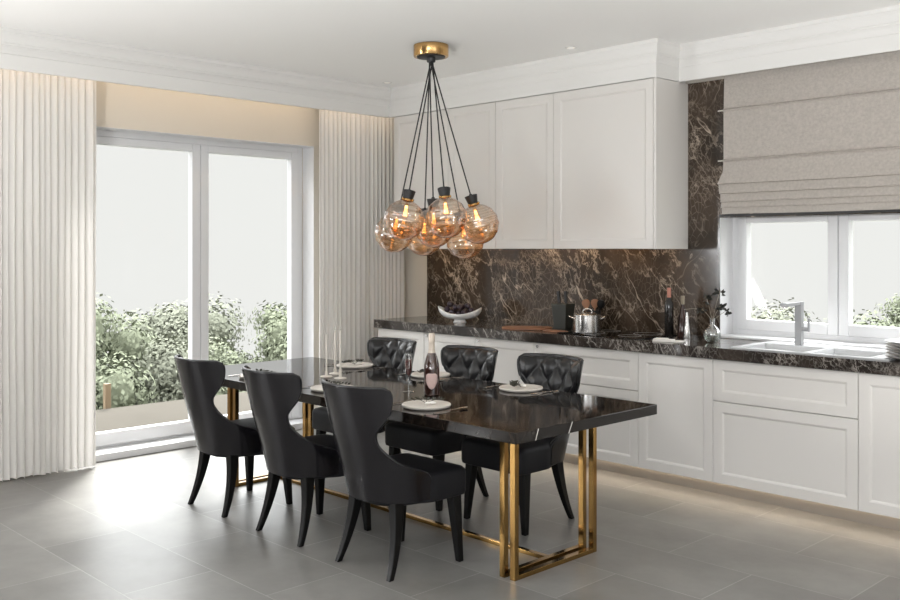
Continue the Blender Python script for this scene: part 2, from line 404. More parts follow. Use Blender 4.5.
# --- patio window (window_1)
w1 = struct(empty('window_1', (-6.86, 3.8, 0)), 'tall white patio window with two panes and a low sill', 'window')
def loc(m, o): m.v = [(x-o[0], y-o[1], z-o[2]) for x, y, z in m.v]; return m
O1 = (-6.86, 3.8, 0)
fr = MB(); x0, x1 = -6.93, -6.86
fr.box(x0, x1, PW0, PW0+.05, 0, PWH).box(x0, x1, PW1-.05, PW1, 0, PWH).box(x0, x1, PW0+.05, PW1-.05, PWH-.05, PWH).box(x0, x1, PW0+.05, PW1-.05, 0, .07)
loc(fr, O1).build('window_frame', M['upvc'], w1, bevel=.004)
def sash(y0, y1, z0, z1, w):
    m = MB(); a, b = -6.915, -6.845
    m.box(a, b, y0, y0+w, z0, z1).box(a, b, y1-w, y1, z0, z1).box(a, b, y0+w, y1-w, z1-w*.8, z1).box(a, b, y0+w, y1-w, z0, z0+w*1.35)
    return loc(m, O1)
for (a, b) in ((PW0+.052, 3.866), (3.870, PW1-.052)):
    s_ = sash(a, b, .072, PWH-.052, .072).build('sash', M['upvc'], w1, bevel=.005)
    loc(MB().box(-6.885, -6.880, a+.07, b-.07, .16, PWH-.10), O1).build('pane', M['pane'], s_)
loc(MB().box(-6.845, -6.665, PW0, PW1, 0, .055), O1).build('window_sill', M['upvc'], w1, bevel=.006)
loc(MB().box(-6.846, -6.689, PW1-.004, PW1-.0005, .0555, PWH-.004).box(-6.846, -6.689, PW0+.001, PW1-.001, PWH-.004, PWH-.0005).box(-6.846, -6.689, PW0+.0005, PW0+.004, .0555, PWH-.004), O1).build('window_reveal', M['upvc'], w1)
# --- kitchen window (window_2)
O2 = (-2.6, 6.0, .94)
w2 = struct(empty('window_2', O2), 'wide white kitchen window behind the sink', 'window')
fr = MB(); y0, y1 = 6.0, 6.07
fr.box(KW0, KW0+.045, y0, y1, KZ0, KZ1).box(KW1-.045, KW1, y0, y1, KZ0, KZ1).box(KW0+.045, KW1-.045, y0, y1, KZ1-.03, KZ1).box(KW0+.045, KW1-.045, y0, y1, KZ0, KZ0+.05)
loc(fr, O2).build('window_frame', M['upvc'], w2, bevel=.004)
def sash2(a, b):
    m = MB(); z0, z1 = KZ0+.045, KZ1-.012; w = .066
    m.box(a, a+w, y0-.012, y1-.01, z0, z1).box(b-w, b, y0-.012, y1-.01, z0, z1).box(a+w, b-w, y0-.012, y1-.01, z1-.035, z1).box(a+w, b-w, y0-.012, y1-.01, z0, z0+.072)
    return loc(m, O2)
for a, b in ((KW0+.047, -2.597), (-2.593, -1.75), (-1.746, KW1-.047)):
    s_ = sash2(a, b).build('sash', M['upvc'], w2, bevel=.005)
    loc(MB().box(a+.06, b-.06, 6.025, 6.03, KZ0+.11, KZ1-.045), O2).build('pane', M['pane'], s_)
loc(MB().box(KW0, KW1, YB-.045, 6.0, KZ0-.0045, KZ0+.012), O2).build('window_sill', M['upvc'], w2, bevel=.004)
loc(MB().box(KW0-.001, KW0+.004, YB-.014, 6.0, KZ0+.012, KZ1-.012), O2).build('window_reveal', M['upvc'], w2)
# --- unseen windows, added so more light comes in
def plain_window(name, u0, u1, z0, z1, fn, label):
    w = struct(empty(name, (0,0,0)), label, 'window'); m = MB(); k = .07; n = 4
    fn(m, u0, u1, z0, z0+k); fn(m, u0, u1, z1-k, z1)
    for i in range(n+1):
        c = u0 + (u1-u0-k)*i/n; fn(m, c, c+k, z0+k, z1-k)
    m.build('window_frame', M['upvc'], w)
    return w
plain_window('unseen_window_5', LW0, LW1, 0, PWH, lambda m, a, b, c, d: m.box(-6.93, -6.86, a, b, c, d), 'unseen second tall white patio window farther left')
plain_window('unseen_window_3', RW[0], RW[1], RW[2], RW[3], lambda m, a, b, c, d: m.box(XR+.05, XR+.12, a, b, c, d), 'unseen wide white window added in the right hand wall')
plain_window('unseen_window_4', FW[0], FW[1], FW[2], FW[3], lambda m, a, b, c, d: m.box(a, b, YF-.12, YF-.05, c, d), 'unseen wide white window added in the wall behind the camera')

# ------------------------------------------------------------------ outside
struct(MB().box(-8.95, -6.99, -3, 9, -.35, -.02).build('terrace', M['terrace']), 'pale stone terrace outside the patio window', 'terrace')
struct(MB().box(-24, -8.95, -6, 24, -3.2, -2.9).box(-8.95, 8, 7.0, 22, -3.2, -2.9).build('hillside', M['ground']), 'grassy hillside below the house', 'ground')
tag(MB().box(-9.02, -8.96, 4.03, 4.09, -2.9, .22).build('post', M['post'], bevel=.006), 'thin weathered wooden post outside the left window pane', 'post')
def crown_mesh(seed, nb=34, leaves=26000):
    r = random.Random(seed); m = MB(); bl = []
    for i in range(nb):
        a = r.uniform(0, 2*PI); q = r.uniform(0, .62)*r.random()**.3; z = r.uniform(-.55, .62)
        k = 1 - .45*abs(z); bl.append(((q*k*math.cos(a)*1.2, q*k*math.sin(a)*1.2, z*1.2), r.uniform(.13, .32)))
    wts = [q[1]**2 for q in bl]
    for c, rad in bl: m.blob(c, rad*.55, 6, jit=.5)
    for i in range(leaves):
        c, rad = r.choices(bl, wts)[0]
        d = Vector((r.gauss(0,1), r.gauss(0,1), r.gauss(0,1))).normalized()
        p = Vector(c) + d*rad*r.uniform(.70, 1.25)*(1 + .3*noise.noise(d*2.3 + Vector(c)*3))
        t = Vector((r.gauss(0,1), r.gauss(0,1), r.gauss(0,1))).cross(d).normalized()
        u = (t.cross(d) + d*r.uniform(-.6, .6)).normalized(); s = r.uniform(.014, .031)
        m.add([p-u*s, p+t*s*.55, p+u*s, p-t*s*.55], [(0,1,2,3)])
    return m
crowns = {}
def tree(x, y, zc, s, kind, label, cat='tree', group='trees beyond the windows', rz=0, zs=1.0):
    gz = -2.9
    t = tag(empty('tree', (x, y, gz), rz), label, cat, group)
    if kind not in crowns:
        o = crown_mesh(kind+11).build('crown', M['leaf'] if kind % 2 == 0 else M['leaf2'], t, smooth='full', fix=False); crowns[kind] = o
    else:
        o = crowns[kind].copy(); col.objects.link(o); o.parent = t
    o.location = (0, 0, zc-gz); o.scale = (s, s, s*zs)
    MB().tube([(0,0,-.1), (.03,.02,(zc-gz)*.5), (0,0,zc-gz)], [.14, .11, .05], 8).build('trunk', M['bark'], t, smooth=True)
    return t
TL = [ # x, y, zc, s, kind, zs, label
 (-13.3, 5.35, -.85, 1.75, 0, 1.0, 'large rounded tree outside at the left edge of the left pane'),
 (-13.0, 6.75, -1.35, 1.55, 1, .95, 'lower bushy tree outside in the middle of the left pane'),
 (-12.3, 7.55, -1.20, 1.35, 2, 1.0, 'bushy tree outside directly behind the window mullion'),
 (-11.8, 8.35, -.75, 1.45, 0, .95, 'rounded tree outside at the left of the right pane'),
 (-11.4, 9.55, -.85, 1.50, 1, 1.0, 'bushy tree outside at the right edge of the right pane'),
 (-15.3, 8.1, -1.1, 1.9, 3, .9, 'farther pale tree outside between the two nearer crowns of the left pane'),
 (-14.2, 10.6, -.55, 1.9, 2, .9, 'farther pale tree outside behind the right pane'),
 (-15.8, 5.2, -.6, 2.1, 2, 1.0, 'tall farther tree outside rising above the left pane foliage'),
 (-11.3, 5.0, -1.75, 1.15, 3, .9, 'low shrubby tree outside just beyond the terrace in the left pane'),
 (-10.7, 6.4, -1.95, 1.15, 2, .85, 'low shrubby tree outside behind the nearest chair row'),
 (-10.4, 7.7, -1.85, 1.15, 1, .9, 'low shrubby tree outside below the right pane'),
 (-6.5, 12.8, -1.0, 1.6, 1, 1.0, 'pale tree outside the kitchen window behind the faucet'),
 (-5.25, 12.6, -.95, 1.5, 0, 1.0, 'greener tree outside the kitchen window in the second pane'),
 (-4.5, 13.8, -.8, 1.6, 3, 1.0, 'pale tree outside the kitchen window above the plate stack'),
 (-5.7, 15.6, -.6, 1.6, 2, 1.0, 'farther pale tree outside the kitchen window behind the mullion'),
]
for i, (x, y, zc, s, k, zs, lb) in enumerate(TL): tree(x, y, zc, s, k, lb, rz=i*1.3, zs=zs)

# ------------------------------------------------------------------ curtains, blind
def curtain(name, y0, y1, xc, label, seed, period=.047, free_left=False):
    r = random.Random(seed); n = int((y1-y0)/.0036); nz = 26; zt, zb = 2.923, .012
    ph = []; p = 0; amp = []
    for i in range(n+1):
        y = y0+(y1-y0)*i/n
        p += 2*PI*(y1-y0)/n/period*max(.25, 1+.75*noise.noise((y*9, seed, 0))+.5*noise.noise((y*23, seed, 3))); ph.append(p)
        amp.append(.0135*(1+1.0*noise.noise((y*9, seed+5, 0))))
    P = []
    for i in range(n+1):
        y = y0+(y1-y0)*i/n; row = []
        for j in range(nz+1):
            t = j/nz; z = zt+(zb-zt)*t
            a = amp[i]*(.75+.45*t); w = ph[i]+.5*noise.noise((y*5, t*2, seed))
            s = math.sin(w); s = math.copysign(abs(s)**.75, s)
            x = xc+a*s+.012*t*noise.noise((y*14, t*3, seed+2))
            yy = y+.010*math.cos(w)*(.6+.5*t)+.012*t*noise.noise((y*3, t*1.5, seed+8))
            if j == nz: z += .012*noise.noise((y*50, 1, seed)); x += .018*noise.noise((y*40, 2, seed))
            row.append((x, yy, z))
        P.append(row)
    o = MB().grid(P).build(name, M['curtain'], smooth='full', fix=False)
    return tag(o, label, 'curtain', 'pleated white curtains')
curtain('curtain', 1.55, 2.871, -6.52, 'white pleated floor-length curtain at the left edge, left of the patio window', 3)
curtain('curtain', 4.80, 5.76, -6.53, 'white pleated curtain right of the patio window, by the kitchen corner', 9)
t = tag(empty('curtain_rail', (-6.52, 3.6, 2.93)), 'white curtain track hidden behind the left pelmet', 'curtain rail')
MB().box(-.02, .02, -4, 2.2, -.004, .005).build('rail', M['trim'], t)

bl = tag(empty('roman_blind', (-2.1, 5.78, 1.77)), 'taupe linen roman blind half lowered over the kitchen window', 'blind')
BX0, BX1 = -3.288, -.9
pr = [(5.795,2.73),(5.79,2.49),(5.772,2.478),(5.787,2.466),(5.787,2.15),(5.768,2.138),(5.785,2.126),(5.775,2.06),
      (5.752,1.985),(5.748,1.978),(5.765,1.976),(5.752,1.922),(5.746,1.914),(5.764,1.912),(5.754,1.865),(5.748,1.857),(5.764,1.856),
      (5.757,1.826),(5.752,1.818),(5.766,1.817),(5.762,1.785),(5.765,1.773)]
nn = 60; P = []
for i in range(nn+1):
    x = BX0+(BX1-BX0)*i/nn
    row = []
    for k, (y, z) in enumerate(pr):
        d = noise.noise((x*2.2, z*4, 3))*.006 if z < 2.1 else noise.noise((x*1.5, z*3, 3))*.004
        dx = 0
        if i == 0 and z < 2.1: dx = .012*noise.noise((z*17, 4, 1)) - (.02 if 1.9 < z < 2.05 else 0)
        row.append((x+dx+2.1, y-5.78+d, z-1.77 + noise.noise((x*1.7, z*9, 8))*.004*(z < 2.1)))
    P.append(row)
o = MB().grid(P).build('blind_fabric', M['blind'], bl, smooth=False, fix=False)
sm = o.modifiers.new('thick', 'SOLIDIFY'); sm.thickness = .004; sm.offset = 1
for z in (2.478, 2.138):
    MB().tube([(BX0-.045+2.1, .013, z-1.77), (BX1+2.1, .013, z-1.77)], .004, 8).build('blind_rod', M['pewter'], bl, smooth=True)
MB().box(BX0-.02+2.1, BX1+2.1, -.018, .01, -.012, .002).build('bottom_bar', M['black'], bl)
MB().box(BX0+2.1, BX1+2.1, .018, .05, .92, .955).build('head_rail', M['blind'], bl)

# ------------------------------------------------------------------ kitchen units
def door(x0, x1, z0, z1, yf, th=.02, rail=.058, bev=.014, dep=.009):
    m = MB()
    def rect(i, y): return [(x0+i, y, z0+i), (x1-i, y, z0+i), (x1-i, y, z1-i), (x0+i, y, z1-i)]
    rings = [rect(.002, yf+th), rect(0, yf+th), rect(0, yf+.002), rect(.002, yf), rect(rail, yf), rect(rail+bev*.5, yf+dep*.35), rect(rail+bev, yf+dep), rect(rail+bev+.004, yf+dep)]
    m.grid(rings, closed_v=True); n = len(m.v); m.f.append((n-4, n-3, n-2, n-1)); m.f.append((3,2,1,0))
    return m
def unit(name, x0, x1, z0, z1, yf, yb, fronts, label, cat, group, extra=None):
    o = (x0, yf, z0)
    u = tag(empty(name, o), label, cat, group)
    loc(MB().box(x0+.001, x1-.001, yf+.021, yb, z0+(.022 if z0 > 1 else 0), z1), o).build('body', M['carcass'], u)
    for kind, a, b, knob in fronts:
        d = loc(door(x0+.0018, x1-.0018, a, b, yf), o).build(kind, M['cabinet'], u)
        if knob:
            k = MB().lathe([(.004,0),(.004,.006),(.011,.008),(.011,.013),(.009,.015)], 16)
            k.v = [(x+knob[0]-o[0], -z+.0, y+knob[1]-o[2]) for x, y, z in k.v]
            k.build('knob', M['steel'], d, smooth=True)
    return u
YD = 5.23
bx = [-6.26, -5.673, -5.092, -4.494, -3.594, -3.045, -2.155, -1.25, -.35]
blab = ['white shaker base cabinet at the far left end, under the fruit bowl by the curtain', 'white shaker base cabinet second from the left, behind the middle tufted chair',
        'white shaker base cabinet left of the drawer unit, behind the right tufted chair', 'white two-drawer base unit under the hob, behind the table corner',
        'narrow white base cabinet with one tall door between the two drawer units', 'wide white base unit with shallow and deep drawer fronts under the sink',
        'white base cabinet at the right edge, below the plate stack', 'white base cabinet at the far right end of the run']
for i, lb in enumerate(blab):
    x0, x1 = bx[i], bx[i+1]
    if i in (3, 5): fr_ = [('drawer', .606, .860, (x0+.04, .835) if i == 3 else None), ('drawer', .102, .601, None)]
    else: fr_ = [('door', .102, .860, (x0+.04, .835) if i in (1, 2) else ((x0+.24, .46) if i == 6 else None))]
    unit('base_cabinet', x0, x1, .10, .862, YD, 5.83, fr_, lb, 'cabinet', 'white base cabinets')
ux = [-6.283, -5.603, -5.067, -4.480, -3.612]
ulab = ['white wall cabinet at the far left beside the curtain', 'white wall cabinet behind the pendant cluster', 'narrow white wall cabinet between the pendant and the widest one',
        'widest white wall cabinet at the right end, beside the blind']
for i, lb in enumerate(ulab):
    u = unit('wall_cabinet', ux[i], ux[i+1], 1.54, 2.697, 5.435, YB-.016, [('door', 1.541, 2.694, None)], lb, 'cabinet', 'white wall cabinets')
    if i == 3:
        loc(MB().box(ux[4]+.001, UX1, 5.435, YB-.016, 1.54, 2.697), (ux[i], 5.435, 1.54)).build('end_panel', M['cabinet'], u, bevel=.002)
tag(MB().box(-6.26, -.35, 5.36, 5.376, 0, .099).build('plinth', M['plinth']), 'recessed taupe plinth under the base cabinets', 'plinth')
tag(MB().box(-6.25, -.36, 5.350, 5.358, .084, .0905).build('led_strip', M['ledplinth']), 'warm glowing light strip along the floor under the base cabinets', 'light strip')
tag(MB().box(-6.25, -3.62, 5.70, 5.715, 1.552, 1.5615).build('led_strip', M['led']), 'warm light strip under the white wall cabinets', 'light strip')
tag(MB().box(-6.42, -6.40, 1.4, 5.7, 2.915, 2.934).build('led_strip', M['cove']), 'warm light strip in the curtain recess behind the pelmet', 'light strip')

CT = .935
SX0, SX1, SY0, SY1 = -2.95, -2.0, 5.262, 5.80
ctm = wall_cells((-6.275, SX0+.01, SX1-.01, -.33), (5.2, SY0+.01, SY1-.01, YB-.016), [(SX0+.01, SX1-.01, SY0+.01, SY1-.01)],
      lambda m, a, b, c, d: m.box(a, b, c, d, .864, CT))
tag(ctm.build('countertop', M['counter'], weld=True), 'long dark veined marble worktop over the white base cabinets', 'worktop')
# sink
so = (SX0, SY0, CT)
sk = tag(empty('sink', so), 'white inset double-bowl sink under the kitchen window', 'sink')
holes = [(-2.90, -2.50, 5.30, 5.62), (-2.46, -2.12, 5.30, 5.62)]
rm = wall_cells((SX0, -2.90, -2.50, -2.46, -2.12, SX1), (SY0, 5.30, 5.62, SY1), holes, lambda m, a, b, c, d: m.box(a, b, c, d, CT+.0005, CT+.007))
loc(rm, so).build('rim', M['sink'], sk, weld=True)
for a, b, c, d in holes:
    m = MB()
    def rc(i, z): return [(a+i, c+i, z), (b-i, c+i, z), (b-i, d-i, z), (a+i, d-i, z)]
    m.grid([rc(0, CT+.007), rc(.002, CT), rc(.014, CT-.05), rc(.02, CT-.062), rc(.04, CT-.068)], closed_v=True); n = len(m.v); m.f.append((n-4, n-3, n-2, n-1))
    bw = loc(m, so).build('bowl', M['sink'], sk)
    dr = MB().lathe([(.035,0),(.035,.004),(.02,.005)], 20, ((a+b)/2, (c+d)/2, CT-.0675)); loc(dr, so).build('drain', M['steel'], bw, smooth=True)
loc(MB().box(-2.10, -2.03, 5.29, 5.66, CT+.007, CT+.009), so).build('drainer', M['sink'], sk, bevel=.002)
# faucet
fo = (-2.70, 5.67, CT+.0075)
M['tap'] = mat('pale_grey_tap', (.33,.335,.345), .3)
fa = tag(empty('faucet', fo), 'pale grey square column kitchen faucet at the back of the sink', 'faucet')
MB().box(-.021, .021, -.021, .021, 0, .27).build('column', M['tap'], fa, bevel=.003)
MB().box(-.019, .019, -.215, -.0215, .248, .268).build('spout', M['tap'], fa, bevel=.003)
MB().box(-.013, .013, -.212, -.175, .236, .2479).build('outlet', M['steel'], fa, bevel=.002)
MB().tube([(.0215,0,.10), (.055,0,.10)], .014, 16).build('valve', M['tap'], fa, smooth=True)
MB().box(.055, .067, -.008, .008, .085, .17).build('lever', M['tap'], fa, bevel=.003)

# hob
ho = (-3.96, 5.53, CT)
hb = tag(empty('induction_hob', ho), 'black glass induction hob set in the marble worktop', 'hob')
MB().box(-.36, .34, -.25, .25, .0005, .007).build('glass_plate', M['blackglass'], hb, bevel=.002)
for x, y, r in ((-.17,-.1,.1),(-.17,.12,.08),(.16,-.1,.08),(.16,.12,.1)):
    MB().lathe([(r-.003,0),(r-.003,.0006),(r,.0006),(r,0)], 40, (x,y,.0071), cap=False).build('cooking_zone', M['carcass'], hb)

# pot
po = (-4.155, 5.42, CT+.0078)
pt = tag(empty('cooking_pot', po, .75), 'polished steel cooking pot with lid and two side handles', 'pot')
MB().lathe([(.092,0),(.097,.004),(.098,.012),(.098,.118),(.101,.120),(.101,.124),(.095,.124),(.095,.01),(0.001,.008)], 40, cap=False).build('body', M['steel'], pt, smooth=True)
ld = MB().lathe([(.101,.1243),(.101,.128),(.088,.132),(.05,.141),(.02,.145),(.001,.146)], 40, cap=False).build('lid', M['steel'], pt, smooth=True)
MB().tube([(-.032,0,.142)]+[(-.032*math.cos(a), 0, .150+.020*math.sin(a)) for a in [PI*i/10 for i in range(11)]]+[(.032,0,.142)], .0045, 8).build('lid_handle', M['steel'], ld, smooth=True)
for s in (-1, 1):
    MB().tube([(s*.096,-.035,.10)]+[(s*(.10+.03*math.sin(PI*i/10)), -.035*math.cos(PI*i/10), .104+.012*math.sin(PI*i/10)) for i in range(11)]+[(s*.096,.035,.10)], .005, 8).build('side_handle', M['steel'], pt, smooth=True)

# utensil crock behind the pot
co = (-4.30, 5.68, CT+.0005)
MB_ = MB().lathe([(.05,0),(.055,.01),(.055,.15),(.05,.15),(.05,.012),(.001,.01)], 32, cap=False)
o = MB_.build('utensil_crock', M['black'], smooth=True); o.location = co; tag(o, 'dark round utensil crock behind the steel pot', 'crock')
def utensil(x, y, lean, ang, head, m, label, name):
    q = MB(); n = 8; d = Vector((lean[0], lean[1], 1)).normalized(); b = Vector((x, y, .016))
    q.tube([b, b+d*.15], .006, 8)
    side = Vector((math.cos(ang), math.sin(ang), 0)); nr = d.cross(side).normalized(); side = nr.cross(d)
    secs = []
    for t, w in [(0,.007),(.15,.016),(.35,.026),(.6,.030),(.85,.027),(1,.014)]:
        c = b+d*(.145+.07*t)
        secs.append([c+side*(w*math.cos(a))+nr*(head*math.sin(a)) for a in [2*PI*i/12 for i in range(12)]])
    q.sections(secs); o = q.build(name, m, smooth=True); o.location = co
    return tag(o, label, 'utensil', 'kitchen utensils in the crock')
utensil(-.022, -.012, (-.16,-.06), .75, .004, M['palewood'], 'left wooden spatula standing in the crock behind the pot', 'wooden_spatula')
utensil(.0, .012, (.05,-.02), .75, .004, M['palewood'], 'right wooden spatula standing in the crock behind the pot', 'wooden_spatula')
utensil(.024, .0, (.22,.05), .75, .012, M['blackwood'], 'dark round-headed ladle standing in the crock behind the pot', 'ladle')

# knife block with knives
ko = (-4.49, 5.56, CT+.0005)
def sq(w, z): return [(-w,-w,z),(w,-w,z),(w,w,z),(-w,w,z)]
kb = tag(MB().sections([sq(.049,0), sq(.066,.195)]).build('knife_block', M['block'], bevel=.004), 'dark tapered knife block left of the steel pot', 'knife block')
kb.location = ko; kb.rotation_euler.z = .12
for (x, y, t_, lb) in ((-.028,-.01,-.10,'left black-handled knife stuck in the dark knife block'), (.012,.02,-.06,'right black-handled knife stuck in the dark knife block')):
    k = tag(empty('kitchen_knife', (ko[0]+x, ko[1]+y, ko[2]+.1958)), lb, 'knife', 'knives in the block'); k.rotation_euler = (0, t_, .1)
    MB().sections([[(a*.010, b*.006, z) for a, b in ((-1,-1),(1,-1),(1,1),(-1,1))] for z in (.0, .02)] + [[(a*s, b*.008, z) for a, b in ((-1,-1),(1,-1),(1,1),(-1,1))] for s, z in ((.011,.021),(.011,.06),(.013,.085),(.010,.092))]).build('handle', M['black'], k, bevel=.002)

# cutting boards
def paddle(L_, W_, th, hx):
    pts = []
    for i in range(40):
        a = 2*PI*i/40; c, s = math.cos(a), math.sin(a)
        pts.append((math.copysign(abs(c)**.8, c)*L_, math.copysign(abs(s)**.8, s)*W_))
    out = []
    for x, y in pts:
        if x > L_*.9 and hx: out.append((x+hx*(1-abs(y)/W_/.62) if abs(y) < W_*.62 else x, y*.45))
        else: out.append((x, y))
    return MB().sections([[(x*.985, y*.97, 0) for x, y in out], [(x, y, .002) for x, y in out], [(x, y, th-.002) for x, y in out], [(x*.985, y*.97, th) for x, y in out]])
o = tag(paddle(.19, .11, .016, 0).build('cutting_board', M['wood'], smooth=True), 'reddish wooden oval cutting board lying on the worktop', 'cutting board'); o.location = (-4.71, 5.40, CT+.0005); o.rotation_euler.z = .62
o = tag(paddle(.085, .055, .010, .04).build('cutting_board', M['wood'], smooth=True), 'thin small wooden paddle board in front of the knife block', 'cutting board'); o.location = (-4.425, 5.37, CT+.0005); o.rotation_euler.z = .1

# fruit bowl (boat shaped)
bo = (-5.53, 5.50, CT+.0005)
P = []; Pi = []
nb = 40
def boat(t, a, inn=0):
    c, s = math.cos(a), math.sin(a)
    end = abs(c)**2.2
    hgt = .046+.052*end + (.010*end if c < 0 else 0)
    k = math.sin(t*PI/2)**.9
    rx, ry = .045+(.185-.045)*k, .035+(.10-.035)*k
    if t == 0: rx, ry = .03, .025
    z = .026+hgt*(1-math.cos(t*PI/2))**1.05*1.0
    return ((rx-inn)*c, (ry-inn)*s, z+inn*.8*(1-t))
rowsO = [[boat(t, 2*PI*i/nb) for i in range(nb)] for t in [j/14 for j in range(15)]]
rowsI = [[boat(t, 2*PI*i/nb, .007) for i in range(nb)] for t in [j/14 for j in range(14, -1, -1)]]
fb = tag(empty('fruit_bowl', bo, .55), 'white boat-shaped footed bowl filled with dark plums', 'bowl')
m = MB().grid(rowsO+rowsI, closed_v=True); n = len(m.v); m.f.append(tuple(range(n-nb, n)))
m.build('bowl', M['white'], fb, smooth='full')
MB().lathe([(.055,0),(.056,.004),(.048,.010),(.045,.028)], 32).build('foot', M['white'], fb, smooth=True)
Mrot = Matrix.Rotation(.55, 3, 'Z')
fpos = [(-.108,.004,.104),(-.062,.030,.086),(-.060,-.028,.086),(-.010,.002,.076),(.040,.032,.083),(.042,-.026,.083),(.092,.004,.098),
        (-.036,.002,.124),(.012,.033,.126),(.010,-.022,.126),(.066,.006,.136),(-.084,.008,.148)]
fl = ['leftmost dark plum in the boat-shaped bowl', 'dark plum at the back left of the bowl', 'dark plum at the front left of the bowl', 'dark plum low in the middle of the bowl',
      'dark plum at the back right of the bowl', 'dark plum at the front right of the bowl', 'rightmost dark plum in the boat-shaped bowl', 'dark plum on the upper layer, left of centre in the bowl',
      'dark plum on the upper layer at the back of the bowl', 'dark plum on the upper layer at the front of the bowl', 'dark plum on the upper layer at the right of the bowl', 'topmost dark plum at the left of the bowl']
for i, (p, lb) in enumerate(zip(fpos, fl)):
    q = Mrot @ Vector(p)
    f = MB().blob((0,0,0), .0255, 10, (1,1,.95)).build('plum', M['plum'], smooth='full')
    f.location = (bo[0]+q.x, bo[1]+q.y, bo[2]+q.z); f.rotation_euler = (i, i*2, 0)
    tag(f, lb, 'fruit', 'plums in the bowl')

# worktop: napkin, bottles, vase, plates
nk = MB()
nk.box(-.10,.10,-.05,.05,0,.006); nk.box(-.098,.03,-.049,.048,.006,.013); nk.box(-.095,-.01,-.045,.046,.013,.019)
o = nk.build('folded_napkin', M['napkin'], bevel=.003); o.location = (-3.425, 5.335, CT+.0005); o.rotation_euler.z = .35
tag(o, 'folded white linen napkin lying on the worktop beside the hob', 'napkin')
def bottle(name, locn, prof, m, label, cat='bottle'):
    b = tag(empty(name, locn), label, cat); MB().lathe(prof, 32).build('body', m, b, smooth=True); return b
b = bottle('oil_bottle', (-3.608, 5.62, CT+.0005), [(.028,0),(.031,.004),(.031,.215),(.029,.235),(.016,.262),(.0125,.275),(.0125,.285)], M['bottleglass'], 'tall slim dark bottle with a rose-coloured cap')
MB().lathe([(.0135,.270),(.0138,.274),(.0138,.336),(.012,.338)], 24).build('cap', M['copper'], b, smooth=True)
b = bottle('oil_bottle', (-3.525, 5.66, CT+.0005), [(.036,0),(.038,.005),(.036,.05),(.030,.12),(.019,.19),(.013,.205),(.013,.225)], M['redglass'], 'dark tapered bottle with a wooden stopper')
MB().lathe([(.010,.2251),(.012,.229),(.014,.280),(.012,.284)], 20).build('stopper', M['stem'], b, smooth=True)
cn = tag(MB().lathe([(.024,0),(.025,.003),(.019,.06),(.008,.16),(.006,.178),(.008,.18)], 28).build('oil_pourer', M['steel'], smooth=True), 'slender steel cone pourer right of the tapered bottle', 'pourer'); cn.location = (-3.455, 5.60, CT+.0005)
vo = (-3.20, 5.49, CT+.0005)
vs = tag(empty('vase', vo), 'round clear glass vase with water and dark leafy stems', 'vase')
pv = [(.022,0),(.036,.006),(.049,.025),(.054,.05),(.049,.074),(.035,.094),(.020,.106),(.0165,.115),(.0165,.150),(.019,.156)]
MB().lathe(pv + [(r-.0022, z) for r, z in pv[::-1][:-1]] + [(.001,.004)], 36, cap=False).build('body', M['clear'], vs, smooth=True)
MB().lathe([(.02,.0045),(.034,.010),(.0455,.027),(.0505,.05),(.0475,.066),(.046,.068),(.001,.068)], 36, cap=False).build('water', M['water'], vs, smooth=True)
st = MB(); lf = MB(); rr = random.Random(5)
def leafq(m, p, d, L_, W_):
    d = Vector(d).normalized(); s = d.cross(Vector((rr.gauss(0,1), rr.gauss(0,1), rr.gauss(0,1)))).normalized(); n = d.cross(s)*.15*L_
    p = Vector(p); pts = [p, p+d*L_*.35+s*W_+n, p+d*L_*.75+s*W_*.7+n, p+d*L_, p+d*L_*.75-s*W_*.7+n, p+d*L_*.35-s*W_+n]
    m.add(pts + [p+d*L_*.5-n*.2], [(0,1,6),(1,2,6),(2,3,6),(3,4,6),(4,5,6),(5,0,6)])
stems = [((0,0),(-.03,-.025,.30)), ((.004,0),(.04,.03,.235)), ((-.004,.003),(-.05,-.04,.215)), ((0,.004),(.075,.06,.21)), ((.002,-.003),(.02,.06,.33))]
for (bx_, by_), e in stems:
    e = Vector(e); pts = [Vector((bx_, by_, .012)), Vector((bx_*.5, by_*.5, .14)), Vector((e.x*.5, e.y*.5, .14+(e.z-.14)*.55)), e]
    st.tube(pts, .0016, 6)
    for k in range(9):
        leafq(lf, e + Vector((rr.gauss(0,.008), rr.gauss(0,.008), rr.uniform(-.035,.006))), (rr.gauss(0,1), rr.gauss(0,1), rr.gauss(.2,.6)), rr.uniform(.026,.044), .013)
tw = [Vector((0,0,.14)), Vector((-.06,.0,.205)), Vector((-.12,-.01,.215)), Vector((-.19,-.03,.205))]
fo_ = tag(empty('leaf_branch', vo), 'bunch of dark leafy stems standing in the glass vase', 'branches')
st.tube([(0,0,.013),(-.003,0,.10)]+tw, .0018, 6)
st.build('stem', M['stem'], fo_, smooth=True); lf.build('leaves', M['leafdark'], fo_, fix=False)

